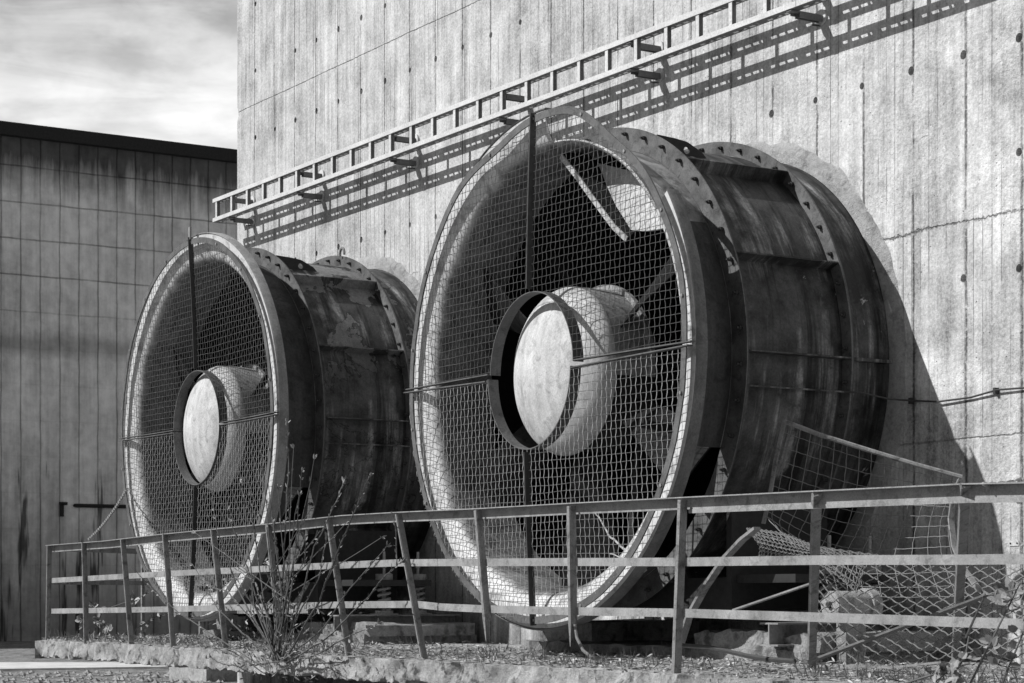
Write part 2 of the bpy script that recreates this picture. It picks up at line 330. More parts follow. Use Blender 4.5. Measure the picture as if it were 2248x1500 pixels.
# ------------------------------------------------------------------ the big wall with its tie holes
def build_wall():
    me = bpy.data.meshes.new('concrete_wall'); m = MB()
    # plan outline with a slightly chipped, rounded left corner
    zs = [-3.0 + .06*i for i in range(200)]; rows = []
    for z in zs:
        c = .018 + .02*max(0, fbm((3, 1, z), 2.1)) + .06*max(0, fbm((9, 4, z), 1.1)-.35)
        if abs(z-4.18) < .05: c += .03
        rows.append([(-10.03, 7, z), (-10.03, YW+c*1.2, z), (-10.03+c*.45, YW+c*.35, z), (-10.03+c*1.3, YW, z), (12.0, YW, z), (12.0, 7, z)])
    K = 6; m.add([p for r in rows for p in r], [(i*K+j, i*K+(j+1) % K, i*K+K+(j+1) % K, i*K+K+j) for i in range(len(zs)-1) for j in range(K)])
    m.f += [tuple(range(K-1, -1, -1)), tuple((len(zs)-1)*K+j for j in range(K))]
    o = m.build('concrete_wall', M['wall'])
    cut = MB()
    for r, z in enumerate((6.21, 5.4, 4.595, 3.785, 2.965, 2.155, 1.355, .54, -.27, -1.08, -1.89)):
        for k in range(-22, 12):
            x = 1.469 + .5475*(k) ; x = x if abs(x) < 11 else None
            if x is None or x < -9.6: continue
            if random.random() < (.06 if x < -4 or r < 2 else .42): continue
            if min(abs(x), abs(x+6.66)) < 2.05 and z < 2.0: continue
            rr = random.choice((.026, .029, .032)); vs = [(x+rr*cos(2*pi*q/10), YW+s_, z+rr*1.1*sin(2*pi*q/10)) for s_ in (-.1, .07) for q in range(10)]
            cut.add(vs, [(q, (q+1) % 10, 10+(q+1) % 10, 10+q) for q in range(10)] + [tuple(range(9, -1, -1)), tuple(range(10, 20))])
    for xc in (0, -6.661):
        vs = [(xc+1.74*cos(2*pi*q/64), YW+s_, 1.74*sin(2*pi*q/64)) for s_ in (-.2, 3.5) for q in range(64)]
        cut.add(vs, [(q, (q+1) % 64, 64+(q+1) % 64, 64+q) for q in range(64)] + [tuple(range(63, -1, -1)), tuple(range(64, 128))])
    c = cut.build('cutter', M['wall'])
    md = o.modifiers.new('b', 'BOOLEAN'); md.operation = 'DIFFERENCE'; md.object = c; md.solver = 'EXACT'
    dg = bpy.context.evaluated_depsgraph_get(); nm = bpy.data.meshes.new_from_object(o.evaluated_get(dg))
    o.modifiers.clear(); o.data = nm; nm.name = 'concrete_wall'; bpy.data.objects.remove(c)
    return o
wall = tag(build_wall(), 'tall sunlit board-marked concrete wall with rows of tie holes behind the two fans', 'wall')
for xc in (0, -6.661):
    m = MB((xc, 0, 0))
    def jit(a, r, y, j):
        if j in (2, 3): r += .03*fbm((cos(a)*2, sin(a)*2, xc), 1.3) + .02*fbm((cos(a)*2, sin(a)*2, xc), 12); y += .012*fbm((cos(a)*2, sin(a)*2, 5), 6)
        return r, y
    m.rev([(1.805, YW+.05), (1.805, YW-.025), (1.9, YW-.03), (1.975, YW+.01)], n=220, jit=jit)
    m.build('mortar_ring', M['mortar'], wall, smooth=True, ang=50)
# ragged ledge of the pour joint on the right
# ------------------------------------------------------------------ the far building in shade
bld = thing('panel_building', (-35, 20, ZG), 'grey panelled concrete building in shade with dark flashing along its roof edge', 'building')
m = MB((35, -20, -ZG)); m.box((-60, -40, ZG), (-35, 60, 9.15)); m.build('wall', M['far'], bld)
m = MB((35, -20, -ZG)); m.box((-60.1, -40.1, 9.15), (-34.8, 60.1, 9.46)); m.build('flashing', M['cap'], bld)
p, q = at_x(165, 1110, -34.95), at_x(300, 1113, -34.95)
m = MB((35, -20, -ZG)); m.tube([p, q], .045, 8); m.tube([p, p-Vector((.3, 0, 0))], .04, 6); m.build('pipe', M['cap'], bld)
p = at_x(139, 1107, -34.95); m = MB((35, -20, -ZG)); m.box((-35, p.y-.09, p.z-.02), (-34.9, p.y+.09, p.z+.05)); m.box((-35, p.y-.07, p.z-.3), (-34.9, p.y, p.z)); m.build('bracket', M['cap'], bld)
# ------------------------------------------------------------------ cable ladder on the wall
tray = thing('cable_ladder', (-9.9, 1.6, 2.8), 'pale steel cable ladder carried on brackets high along the concrete wall', 'cable ladder')
T = (9.9, -1.6, -2.8); X0, X9 = -9.96, 6.0; ST = .441
for z in (3.035, 2.80):
    m = MB(T); m.box((X0, 1.6, z), (1.1, 1.606, z+.045)); m.box((1.106, 1.6, z), (X9, 1.606, z+.045))
    st_ = m.build('stringer', M['alu'], tray); m = MB(T)
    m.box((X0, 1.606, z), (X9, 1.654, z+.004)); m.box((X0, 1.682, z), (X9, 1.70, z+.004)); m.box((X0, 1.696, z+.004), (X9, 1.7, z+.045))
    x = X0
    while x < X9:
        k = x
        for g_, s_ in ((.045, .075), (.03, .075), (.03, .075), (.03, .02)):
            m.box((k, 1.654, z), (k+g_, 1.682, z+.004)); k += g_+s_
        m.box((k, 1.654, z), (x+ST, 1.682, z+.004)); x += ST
    m.build('slotted_web', M['arm'], st_)  # darker than the stringer lip: shade of the underside put into the colour
x = -9.87
while x < X9:
    m = MB(T); m.box((x-.022, 1.607, 2.804), (x+.022, 1.612, 3.035)); rn = m.build('rung', M['alu'], tray); m = MB(T); m.box((x+.017, 1.612, 2.804), (x+.022, 1.65, 3.035)); m.build('side', M['arm'], rn); x += ST  # rung side coloured darker to stand for its shaded face
for x in (-9.54, -7.687, -5.507, -3.33, -1.156, 1.004, 3.18, 5.36):
    for z in (3.033, 2.798):
        m = MB(T); m.box((x-.03, 1.61, z-.012), (x+.03, 1.93, z)); m.box((x-.03, 1.70, z-.05), (x-.018, 1.93, z-.012)); m.box((x+.018, 1.70, z-.05), (x+.03, 1.93, z-.012))
        m.box((x-.04, 1.66, z-.03), (x-.03, 1.74, z+.002))
        b = m.build('bracket', M['arm'], tray)
        m = MB(T)
        vs = [(x+.062*cos(2*pi*q/16), y, z-.01+.062*sin(2*pi*q/16)) for y in (1.93, 1.948) for q in range(16)]
        m.add(vs, [(q, (q+1) % 16, 16+(q+1) % 16, 16+q) for q in range(16)] + [tuple(range(15, -1, -1)), tuple(range(16, 32))])
        m.build('base_plate', M['plate'], b); m = MB(T); m.tube([(x-.02, 1.945, z-.07), (x-.02, 1.86, z-.075)], .007, 6); m.build('anchor_bolt', M['bolt'], b)
# ------------------------------------------------------------------ fans
HX = .06
def fan(xc, torn, label, cas):
    root = thing('cooling_fan', (xc, 1.0, ZS), label, 'industrial fan', 'fans mounted on the wall')
    off = (0, -1.0, -ZS)
    def B(): return MB(off)
    def pt(r, a, y): return (r*cos(radians(a)), y, r*sin(radians(a)))
    # bellmouth: one thin turned sheet; where it is torn the flare is missing
    RO_, RA, YO = .30, .13, -.035                        # quarter-round flare: radius and where it starts
    flare = [(2.006, -.036)]+[(1.975-.25*sin(t*pi/2/12), YO+RA*(1-cos(t*pi/2/12))) for t in range(13)]
    back = [(1.975-.236*sin(t*pi/2/12), YO+.014+RA*(1-cos(t*pi/2/12))) for t in range(12, -1, -1)]+[(2.006, -.022)]
    def flare_part(m, t0, t1, n, end, cut=0, jit=None):
        q = flare[cut:]+[(1.725, .2), (1.725, end), (1.737, end), (1.737, .2)]+back[:len(back)-cut]
        m.rev(q, t0, t1, n, jit=jit)
    m = B(); G0, G1 = 298, 337                  # low on the right the throat sheet has rusted away behind the flare
    if torn:
        flare_part(m, 88, G0, 120, .57); flare_part(m, G0, G1, 24, .26); flare_part(m, G1, 394, 40, .57)
        def jt(a, r, y, j):
            t = max(0, min(1, (math.degrees(a)-34)/54)); k = j if j < 3 else 9-j
            return (r-(.012*fbm((a*5, j*.1, 1), 2) if j in (0, 1, 8, 9, 10) else 0), y)
        flare_part(m, 34, 88, 50, .57, 9)
    else:
        flare_part(m, G1-360, G0, 170, .57); flare_part(m, G0, G1, 24, .26)
    bell = m.build('bellmouth', M['bell'], root, smooth=True, ang=50)
    a0, a1 = (88, 394) if torn else (0, 360)
    def skin(m, t0, t1, n, end):
        sk = [(1.740, end), (1.740, .2)]+[(r+.003, y+.003) for r, y in back]; m.rev(sk+[(r-.0015, y-.0015) for r, y in reversed(sk)], t0, t1, n)
    m = B(); skin(m, a0 if torn else G1-360, G0, 140, .48); skin(m, G0, G1, 24, .26)
    if torn: skin(m, G1, a1, 30, .48)
    m.build('outer_skin', M['bellout'], bell, smooth=True, ang=50)   # outside painted dark
    m = B(); lp = [(2.008, -.042), (2.016, -.046), (2.025, -.03), (2.025, .05), (2.012, .05), (2.012, -.018), (2.008, -.02)]
    m.rev(lp, a0, a1, 170); m.build('lip', M['lip'] if torn else M['lip_l'], bell, smooth=True, ang=45)
    if torn:                                    # the torn-off piece of flare, folded back on itself
        rows = [[at_y(*p) for p in row] for row in ([(1262,348,.44),(1345,366,.42),(1425,390,.38),(1494,436,.30)], [(1300,388,.41),(1365,410,.37),(1430,438,.29),(1494,468,.2)],
                [(1345,442,.37),(1390,460,.31),(1435,480,.23),(1486,492,.15)], [(1385,505,.31),(1415,507,.25),(1448,503,.18),(1474,497,.12)])]
        m = B(); n = 18; S_ = [[bez([bez(r_, i/n) for r_ in rows], k/n) for i in range(n+1)] for k in range(n+1)]
        vs = [p for r_ in S_ for p in r_]; th = Vector((.006, .012, -.006)); q = n+1
        m.add(vs+[p+th for p in vs], [(k*q+i, k*q+i+1, k*q+q+i+1, k*q+q+i) for k in range(n) for i in range(n)]+[(q*q+k*q+i, q*q+k*q+q+i, q*q+k*q+q+i+1, q*q+k*q+i+1) for k in range(n) for i in range(n)])
        m.build('torn_flap', M['hub'], bell, smooth=True, ang=60)
    # casing drum, flanges, ribs
    m = B(); m.rev([(1.8, .49), (1.8, 1.95), (1.785, 1.95), (1.785, .49)], n=160); cs = m.build('casing', cas, root, smooth=True)
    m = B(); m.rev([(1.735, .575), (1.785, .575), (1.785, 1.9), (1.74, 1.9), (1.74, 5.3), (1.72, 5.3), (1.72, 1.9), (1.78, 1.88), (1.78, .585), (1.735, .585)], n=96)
    m.rev([(.001, 5.25), (1.72, 5.25), (1.72, 5.3), (.001, 5.3)], n=64); m.build('duct', M['duct'], root, smooth=True)  # near-black colour keeps sunlight from brightening the deep fan interior
    for y, st in ((.48, 8), (1.465, 7.7)):
        m = B(); m.rev([(1.802 if y > 1 else 1.74, y+.008*(y < 1)), (1.91, y+.008*(y < 1)), (1.91, y+.016), (1.802 if y > 1 else 1.74, y+.016)], n=160); fl = m.build('flange', M['flange'], root, smooth=True)
        a = -67
        while a < 118:
            m = B(); c = Vector(pt(1.858, a, y-.022)); m.tube([c, c+Vector((0, .024, 0))], .017, 6)
            m.tube([c+Vector((0, -.02, 0)), c], .009, 6); m.build('bolt', M['bolt'], fl); a += st
        # paired second flange face behind the first
        m = B(); m.rev([(1.802, y+.017), (1.905, y+.017), (1.905, y+.029), (1.802, y+.029)], n=160); m.build('backing_flange', M['bellout'], fl, smooth=True)
    for a in (180, 157, 135, 108, 52, 22.3, 0, -7.6, -36.5, -60, -120, -144, -172):
        m = B(); ra = radians(a); e = Vector((-sin(ra), 0, cos(ra)))*.006
        q = [Vector(pt(r, a, y)) for r, y in ((1.795, .51), (1.905, .51), (1.905, 1.463), (1.795, 1.463))]
        m.add([p-e for p in q]+[p+e for p in q], [(0,1,2,3),(7,6,5,4),(0,4,5,1),(1,5,6,2),(2,6,7,3),(3,7,4,0)]); m.build('rib', cas, root)
    for a in (0,):                              # split joint carried on to the wall
        m = B(); m.box((1.80, 1.494, -.012), (1.865, 1.9, .012)); m.build('rib', cas, root)
    # lifting lug on the crown: plate with an eye
    m = B(); n = 20; eye = [(.775+.028*cos(2*pi*k/n), 1.65+.028*sin(2*pi*k/n)) for k in range(n)]
    oc = [(.5, 1.58), (1.05, 1.58), (1.03, 1.60), (.78, 1.715), (.62, 1.735), (.5, 1.745)]
    def outpt(k):
        a = 2*pi*k/n; d = Vector((cos(a), sin(a))); c = Vector((.775, 1.65)); best = None
        for i in range(len(oc)):
            p, q = Vector(oc[i]), Vector(oc[(i+1) % len(oc)]); e = q-p; den = d.x*e.y-d.y*e.x
            if abs(den) < 1e-9: continue
            t = ((p.x-c.x)*e.y-(p.y-c.y)*e.x)/den; s_ = ((p.x-c.x)*d.y-(p.y-c.y)*d.x)/den
            if t > 0 and -1e-6 <= s_ <= 1+1e-6 and (best is None or t < best): best = t
        return c+d*best
    on = [outpt(k) for k in range(n)]
    for sgn in (0,):
        vs = [(.793, y, z) for y, z in eye]+[(.793, p.x, p.y) for p in on]+[(.807, y, z) for y, z in eye]+[(.807, p.x, p.y) for p in on]
        fs = []
        for k in range(n):
            k2 = (k+1) % n; fs += [(k, k2, n+k2, n+k), (2*n+k, 3*n+k, 3*n+k2, 2*n+k2), (k, 2*n+k, 2*n+k2, k2), (n+k, n+k2, 3*n+k2, 3*n+k)]
        m.add(vs, fs)
    m.build('lifting_lug', M['black'], root)
    # hub and blades
    m = B(); dome = [(.001, -.07)] + [(.66*sin(t*pi/2/14), .22-.29*cos(t*pi/2/14)) for t in range(1, 15)]
    m.rev(dome+[(.655, .235), (.001, .235)], n=96); hb = m.build('hub', M['hub'], root, smooth=True, ang=40)
    m = B(); m.rev([(.66, .222), (.66, .52), (.70, .525), (.70, .56), (.645, .56), (.645, .236)], -7, 188, 64); m.build('skirt', M['skirt'], hb, smooth=True, ang=40)
    m = B(); m.rev([(.3, .24), (.62, .24), (.62, .6), (.3, .6)], n=64); m.build('drum', M['black'], hb, smooth=True, ang=40)
    m = B(); m.tube([(0, .3, 0), (0, 4.5, 0)], .14, 16); m.build('shaft', M['black'], root)
    for k in range(6):
        a = 92+60*k;
        if torn and k == 0: continue
        m = B(); ra = radians(a); rad = Vector((cos(ra), 0, sin(ra))); tan = Vector((-sin(ra), 0, cos(ra))); rows = []
        for i in range(9):
            t = i/8; r = .66+1.02*t; ch = .24+.3*t; pit = radians(52-26*t); cd_ = tan*cos(pit)+Vector((0, 1, 0))*sin(pit); nm = tan*sin(pit)-Vector((0, 1, 0))*cos(pit)
            c = rad*r+Vector((0, .40, 0)); th = .03-.012*t
            for s_ in (-1, -.5, 0, .5, 1):
                rows.append(c+cd_*ch/2*s_+nm*(th/2*(1.0-.55*abs(s_))+.05*(1-s_*s_)*ch)); 
            for s_ in (1, .5, 0, -.5, -1):
                rows.append(c+cd_*ch/2*s_-nm*(th/2*(1.0-.55*abs(s_))-.05*(1-s_*s_)*ch))
        K = 10; m.add(rows, [(i*K+j, i*K+(j+1) % K, i*K+K+(j+1) % K, i*K+K+j) for i in range(8) for j in range(K)]+[tuple(range(K-1, -1, -1)), tuple(8*K+j for j in range(K))])
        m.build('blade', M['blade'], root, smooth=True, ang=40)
    if torn:                                    # the one blade the sun reaches, seen almost edge-on through the gap in the lip
        m = B(); E = [Vector(p) for p in ((-.06, .2, 1.695), (.14, .21, 1.51), (.33, .23, 1.31), (.48, .25, 1.15), (.58, .26, 1.05), (.66, .28, .98), (.71, .29, .94))]
        rows = []
        for i, p in enumerate(E):
            d = (E[min(i+1, 6)]-E[max(i-1, 0)]).normalized(); n_ = Vector((d.z, 0, -d.x)).normalized(); wd = (.20, .24, .25, .24, .2, .13, .06)[i]; th = .02
            rows += [p-n_*th, p+n_*th, p+n_*th+Vector((.02, wd, .05)), p-n_*th+Vector((.02, wd, .05))]
        m.add(rows, [(i*4+j, i*4+(j+1) % 4, i*4+4+(j+1) % 4, i*4+4+j) for i in range(6) for j in range(4)]+[(3,2,1,0), (24,25,26,27)])
        b_ = m.build('blade', M['blade'], root, smooth=True, ang=30)
        m = B(); m.strip([p+Vector((0, -.006, 0)) for p in E], .045, .01, (0, 1, 0)); m.build('leading_edge', M['hub'], b_)  # pale strip stands in for sunlight along the blade's edge
    m = B()
    for a, y in ((20, 1.0), (140, 1.0), (262, 1.0)): m.bar(pt(.1, a, y), pt(1.78, a, y), .07, .12, (0, 1, 0))
    m.build('motor_spider', M['black'], root)
    # wire guard in two halves, ring, hoop, bars
    BU = .04 if torn else -.07; HY = -.13 if torn else -.045
    def gy(x, z): return -.092-BU*max(0, 1-(x*x+z*z)/3.72)
    def dent(a):                                # the rim of the torn guard is buckled: it dips either side of its crown
        a = math.degrees(a) % 360
        if not torn: return .006*sin(radians(a*3))
        g2 = lambda c, w_: math.exp(-((a-c)/w_)**2)
        return -.058*g2(107, 11)+.032*g2(75, 9)-.034*g2(55, 9)+.02*g2(15, 14)
    RG, RH, SP = 1.955, .60, .06
    def wires(m, sgn, dx, dz):
        k = 0
        while True:
            c = SP*(k+.6); k += 1
            if c > RG: break
            xm = sqrt(RG*RG-c*c); xl, xm = -xm*(1+dent(math.atan2(sgn*c, -xm))/RG), xm*(1+dent(math.atan2(sgn*c, xm))/RG); segs = [(xl, xm)] if c > RH else [(xl, -sqrt(RH*RH-c*c)), (sqrt(RH*RH-c*c), xm)]
            sag = .012*fbm((c*3, xc, sgn), 1)
            for a_, b_ in segs:
                nn = max(2, int((b_-a_)/.06)); P = []
                for i in range(nn+1):
                    x = a_+(b_-a_)*i/nn; z = sgn*(c+sag*sin(pi*i/nn)+.009*fbm((x*.9+k*.13, c*.7, xc+9), 1.5, 2)); P.append((x+dx, gy(x, z)+.002*(-1)**(i+k), z+dz))
                m.tube(P, .0027, 3, cap=False)
        k = 0
        while True:
            x = -RG+SP*(k+.3); k += 1
            if x > RG: break
            zm = sqrt(max(0, RG*RG-x*x)); zm *= 1+dent(math.atan2(sgn*zm, x))/RG; z0 = sqrt(RH*RH-x*x) if abs(x) < RH else .012
            if zm-z0 < .04: continue
            nn = int((zm-z0)/.03)+1; P = []
            for i in range(nn+1):
                z = sgn*(z0+(zm-z0)*i/nn); q = (-1)**(k+int((z/SP)//1)); P.append((x+dx+.002*(-1)**i+.01*fbm((x*.5, z*.8+3, xc+2), 1.3, 2), gy(x, z)+.0042*q*(i % 2), z+dz))
            m.tube(P, .0027, 3, cap=False)
    for sgn in (1, -1):
        dx, dz = (0, 0) if sgn > 0 or not torn else (-.035, -.02)
        m = B(); wires(m, sgn, dx, dz); g_ = m.build('wire_guard', M['wire'], root)
        m = B(); ca, cb = (0, 180) if sgn > 0 else (180, 360)
        m.rev([(1.915, -.1), (1.972, -.1), (1.972, -.088), (1.915, -.088)], ca+.3, cb-.3, 90, jit=lambda a, r, y, j: (r+dent(a), y+.012*fbm((cos(a)*2, sin(a)*2, xc), 1))); 
        rg = m.build('guard_ring', M['ring'], root, smooth=True)
        for a in range(10, 180, 20):
            m = B(); c = Vector(pt(1.944+dent(radians(sgn*a)), sgn*a, -.112)); m.tube([c, c+Vector((0, .02, 0))], .013, 6); m.build('bolt', M['lip_l'], rg)
        m = MB((off[0]+dx, off[1], off[2]+dz)); m.rev([(.592, HY), (.60, HY), (.60, HY+.095), (.592, HY+.095)], ca+.5, cb-.5, 60); m.build('hub_hoop', M['ring'], root, smooth=True)
        m = B(); P = [(dx*(1-i/8), gy(0, z)-.012, z*sgn+dz*(1-i/8)) for i, z in enumerate([.62+(1.985-.62)*i/8 for i in range(9)])]
        m.strip(P, .055, .012, (1, 0, 0)); m.build('guard_bar', M['bar'], root)
        for s2 in (-1, 1):
            m = B(); P = [(s2*x+dx, gy(x, 0)+.01, sgn*.012+dz*(2.03-x)) for x in [.62+(2.03-.62)*i/8 for i in range(9)]]
            m.strip(P, .05, .009, (0, 0, 1)); m.build('guard_bar', M['ring'], root)
    # support frame under the drum
    m = B()
    for s_ in (-1, 1):
        m.box((s_*1.98-.33, .6, -1.66), (s_*1.98+.33, 1.47, -1.60)); m.box((s_*1.62-.03, .55, -1.85), (s_*1.62+.03, 1.45, -1.1))
    m.box((-1.6, .62, -1.86), (1.6, .72, -1.62)); m.box((-1.6, 1.3, -1.86), (1.6, 1.4, -1.62)); m.build('support_frame', M['black'], root)
    return root
f1 = fan(0, True, 'larger nearer wall fan with bent wire guard and a torn inlet lip at upper right', M['casing'])
f2 = fan(-6.661, False, 'smaller-looking farther fan on the left with whole rim and peeling paint on its drum', M['casing_p'])
m = MB((0, -1.0, -ZS))                          # a slumped lug eye on the far fan's rear flange is its own part
P = [(.45+.05*cos(t), 1.44, 1.885+.06*sin(t)) for t in [pi*k/10-.3 for k in range(13)]]
m.tube(P, .014, 6); m.build('shackle', M['beam'], f2)
m = MB((0, -1.0, -ZS)); m.box((-.02, -.12, 1.96), (.02, -.1, 2.09)); m.build('lifting_lug', M['beam'], f2)
# ------------------------------------------------------------------ plinths, base beams, springs
for xc, nm in ((0, 'nearer'), (-6.661, 'farther')):
    m = MB(); 
    def rb(a, b, k=.03):
        n = 14; (x0, y0, z0), (x1, y1, z1) = a, b; pts = []
        for i in range(n*4+1):
            x = x0+(x1-x0)*i/(n*4)
            for (y, z) in ((y0, z0), (y0, (z0+z1)/2), (y0, z1), ((y0+y1)/2, z1), (y1, z1), (y1, z0)):
                d = fbm((x*1.5, y*1.5+z*2, z+xc), 3)*k; pts.append((x, y+d*(y == y0), z+d*(z == z1)*.7))
        K = 6; mm = n*4; m.add(pts, [(i*K+j, i*K+(j+1) % K, i*K+K+(j+1) % K, i*K+K+j) for i in range(mm) for j in range(K)]+[tuple(range(K-1, -1, -1)), tuple(mm*K+j for j in range(K))])
    rb((xc-1.25, .58, ZS-.01), (xc+2.55, 1.85, ZS+.09)); rb((xc-1.2, .72, ZS+.08), (xc-.4, 1.8, ZS+.26)); rb((xc+1.15, .6, ZS+.08), (xc+2.6, 1.8, ZS+.2), .07)
    tag(m.build('fan_plinth', M['plinth'], smooth=True, ang=40), f'low rough concrete plinth under the {nm} fan', 'plinth', 'plinths under the fans')
    m = MB(); 
    x = xc+2.2
    for z in (ZS+.12, ZS+.272): m.box((x-.1, .45, z), (x+.1, 1.8, z+.012))
    m.box((x-.006, .45, ZS+.132), (x+.006, 1.8, ZS+.272)); m.box((x-.4, .9, ZS+.1), (x-.1, 1.02, ZS+.25))
    tag(m.build('base_beam', M['beam']), f'rusted steel base beam below the springs of the {nm} fan', 'beam', 'base beams beside the fans')
sp = thing('spring_mount', (0, 0, ZS+.252), 'rusted coil spring mount with threaded rod', 'spring mount', 'spring mounts carrying the fans')
m = MB(); P = []
for i in range(90):
    t = i/89; P.append((.055*cos(t*5.5*2*pi), .055*sin(t*5.5*2*pi), .04+.3*t))
m.tube(P, .015, 7); m.build('coil', M['beam'], sp, smooth=True)
m = MB(); m.tube([(0, 0, 0), (0, 0, .3)], .02, 8); m.tube([(0, 0, .3), (0, 0, .62)], .014, 8); m.build('rod', M['rail'], sp)
m = MB(); m.tube([(0, 0, .335), (0, 0, .40)], .085, 18); m.build('seat', M['beam'], sp); m = MB(); m.tube([(0, 0, .01), (0, 0, .04)], .09, 18); m.build('seat', M['beam'], sp); m = MB(); m.tube([(0, 0, .46), (0, 0, .5)], .026, 6); m.build('nut', M['beam'], sp)
m = MB(); m.box((-.11, -.1, 0), (.11, .1, .012)); m.build('base_plate', M['beam'], sp)
first = True
for xc, nm in ((-6.661, 'farther'), (0, 'nearer')):
    for y, wd in ((1.0, 'front'), (1.38, 'rear')):
        s_ = sp if first else copy_tree(sp); first = False; s_.location = (xc+2.2, y, ZS+.285)
        s_['label'] = f'{wd} rusted coil spring mount with threaded rod at the {nm} fan\'s right side'
# ------------------------------------------------------------------ guard rail along the platform edge
YF = -1.2
posts = [(104,1198,101,1405),(180,1190,185,1408),(265,1184,284,1416),(357,1170,376,1424),(463,1162,490,1418),(584,1152,613,1428),(717,1141,760,1437),(869,1128,926,1450),
         (1043,1119,1067,1408),(1248,1110,1252,1420),(1492,1096,1478,1480),(1785,1085,1774,1470),(2110,1066,2090,1465)]
rail = thing('guard_rail', (-1, YF, ZS), 'bent steel guard railing with leaning posts along the platform edge', 'railing')
RO = (1, -YF, -ZS)
for i, (a, b, c, d) in enumerate(posts):
    m = MB(RO); p = at_y(a, b, YF-.012); q = at_y(c, d, YF-.012)
    if i in (11, 12): q = at_z(c, d, ZS)
    p.z -= .004
    broken = i in (8, 9)
    # angle section: two thin legs, tapering to a point where the foot has rusted away
    if broken:
        e = q+(p-q)*.16
        m.bar(p, e, .03, .008, (0, 1, 0)); m.bar(p+Vector((.015, .024, 0)), e+Vector((.015, .024, 0)), .008, .044, (0, 1, 0)); m.bar(e, q, .03, .008, (0, 1, 0), .2)
    else:
        q = q-(p-q).normalized()*.02
        w_ = .016 if i < 8 else .03; m.bar(p, q, w_, .008, (0, 1, 0)); m.bar(p+Vector((w_/2, .024, 0)), q+Vector((w_/2, .024, 0)), .008, .044, (0, 1, 0))
    m.build('post', M['post'], rail)
def px_line(pts, y): return [at_y(u, v, y) for u, v in pts]
def dens(P, k=6): return [P[i]+(P[i+1]-P[i])*j/k for i in range(len(P)-1) for j in range(k)]+[P[-1]]
top = px_line([(101,1197),(230,1187),(357,1172),(584,1150),(750,1131),(869,1124),(1043,1116),(1250,1104),(1498,1091),(1785,1077),(2115,1061),(2300,1057)], YF)
m = MB(RO); m.strip([p+Vector((0, .056, -.04)) for p in top], .007, .07, (0, 0, 1)); m.strip([p+Vector((0, .026, -.004)) for p in top], .066, .007, (0, 0, 1)); m.build('top_rail', M['rail'], rail)
m = MB(RO); m.strip([p+Vector((0, .052, -.087)) for p in top if p.x > 2.9], .007, .025, (0, 0, 1)); m.build('top_rail', M['rail'], rail)
mid = px_line([(109,1275),(180,1271),(400,1258),(750,1241),(869,1236),(1000,1235),(1250,1234),(1498,1234),(1785,1230),(2110,1229),(2300,1227)], YF+.035)
low = px_line([(109,1342),(360,1338),(750,1328),(915,1327),(970,1333),(1060,1337),(1250,1342),(1498,1346),(1785,1355),(2110,1366),(2300,1372)], YF+.035)
for P in (mid, low): m = MB(RO); m.strip(P, .008, .053, (0, 0, 1)); m.build('middle_rail', M['rail'], rail)
A = [Vector((-7.95, -1.19, 0)), Vector((-9.2, .39, 0)), Vector((-9.98, 1.45, 0))]
for z, hh in ((-1.245, .06), (-1.61, .05), (-1.93, .05)): m = MB(RO); m.strip([p+Vector((0, 0, z)) for p in A], .008, hh, (0, 0, 1)); m.build('return_rail', M['post'], rail)
for p in A[1:]: m = MB(RO); m.bar((p.x, p.y, -1.215), (p.x, p.y, ZS-.01), .035, .035, (0, 1, 0)); m.build('post', M['post'], rail)
# ------------------------------------------------------------------ chains, cable, tag
def chain(p, q, sag, name, label, pitch=.045):
    p, q = Vector(p), Vector(q); n = int((q-p).length/pitch); m = MB()
    for i in range(n):
        t0, t1 = i/n, (i+1)/n; f = lambda t: p+(q-p)*t-Vector((0, 0, sag*4*t*(1-t)))
        a, b = f(t0), f(t1); c = (a+b)/2; d = (b-a).normalized(); s_ = d.orthogonal().normalized(); u = d.cross(s_)
        if i % 2: s_ = u
        m.tube([c+d*cos(k)*pitch*.72+s_*sin(k)*.014 for k in [2*pi*j/8 for j in range(9)]], .0055, 4)
    return tag(m.build(name, M['chain']), label, 'chain')
chain(at_y(279, 1072, -.05), at_y(195, 1185, YF), .05, 'chain', 'pale chain hanging from the farther fan\'s rim down to the railing')
a = at_y(2160, 1064, YF); chain(at_y(2290, 1036, -.6), a, .02, 'chain', 'galvanised chain looped over the right end of the top rail')
m = MB(); cb = [at_y(1848, 860, 1.40), at_y(1890, 862, 1.5), at_y(1950, 876, 1.75), at_y(2002, 880, 1.93), at_y(2060, 882, 1.92), at_y(2130, 873, 1.93), at_y(2190, 856, 1.92), at_y(2260, 851, 1.93), at_y(2400, 845, 1.93)]
m.tube(dens(cb, 6), .0075, 6); o = tag(m.build('cable', M['cable'], smooth=True), 'dark cable clipped along the wall to the right of the nearer fan', 'cable')
for u, v in ((2004, 880), (2190, 858)): m = MB(); p = at_y(u, v, YW); m.box((p.x-.012, p.y-.035, p.z-.025), (p.x+.012, p.y, p.z+.02)); m.build('cable_clip', M['bolt'], o)
m = MB(); p = at_y(2227, 1193, YW); m.box((p.x-.045, p.y-.006, p.z-.018), (p.x+.045, p.y, p.z+.018)); o = tag(m.build('wall_tag', M['plate']), 'small pale tag plate with two screws low on the wall at far right', 'tag plate')
for s_ in (-.032, .032): m = MB(); m.tube([(p.x+s_, p.y-.01, p.z), (p.x+s_, p.y-.004, p.z)], .007, 6); m.build('screw', M['bolt'], o)
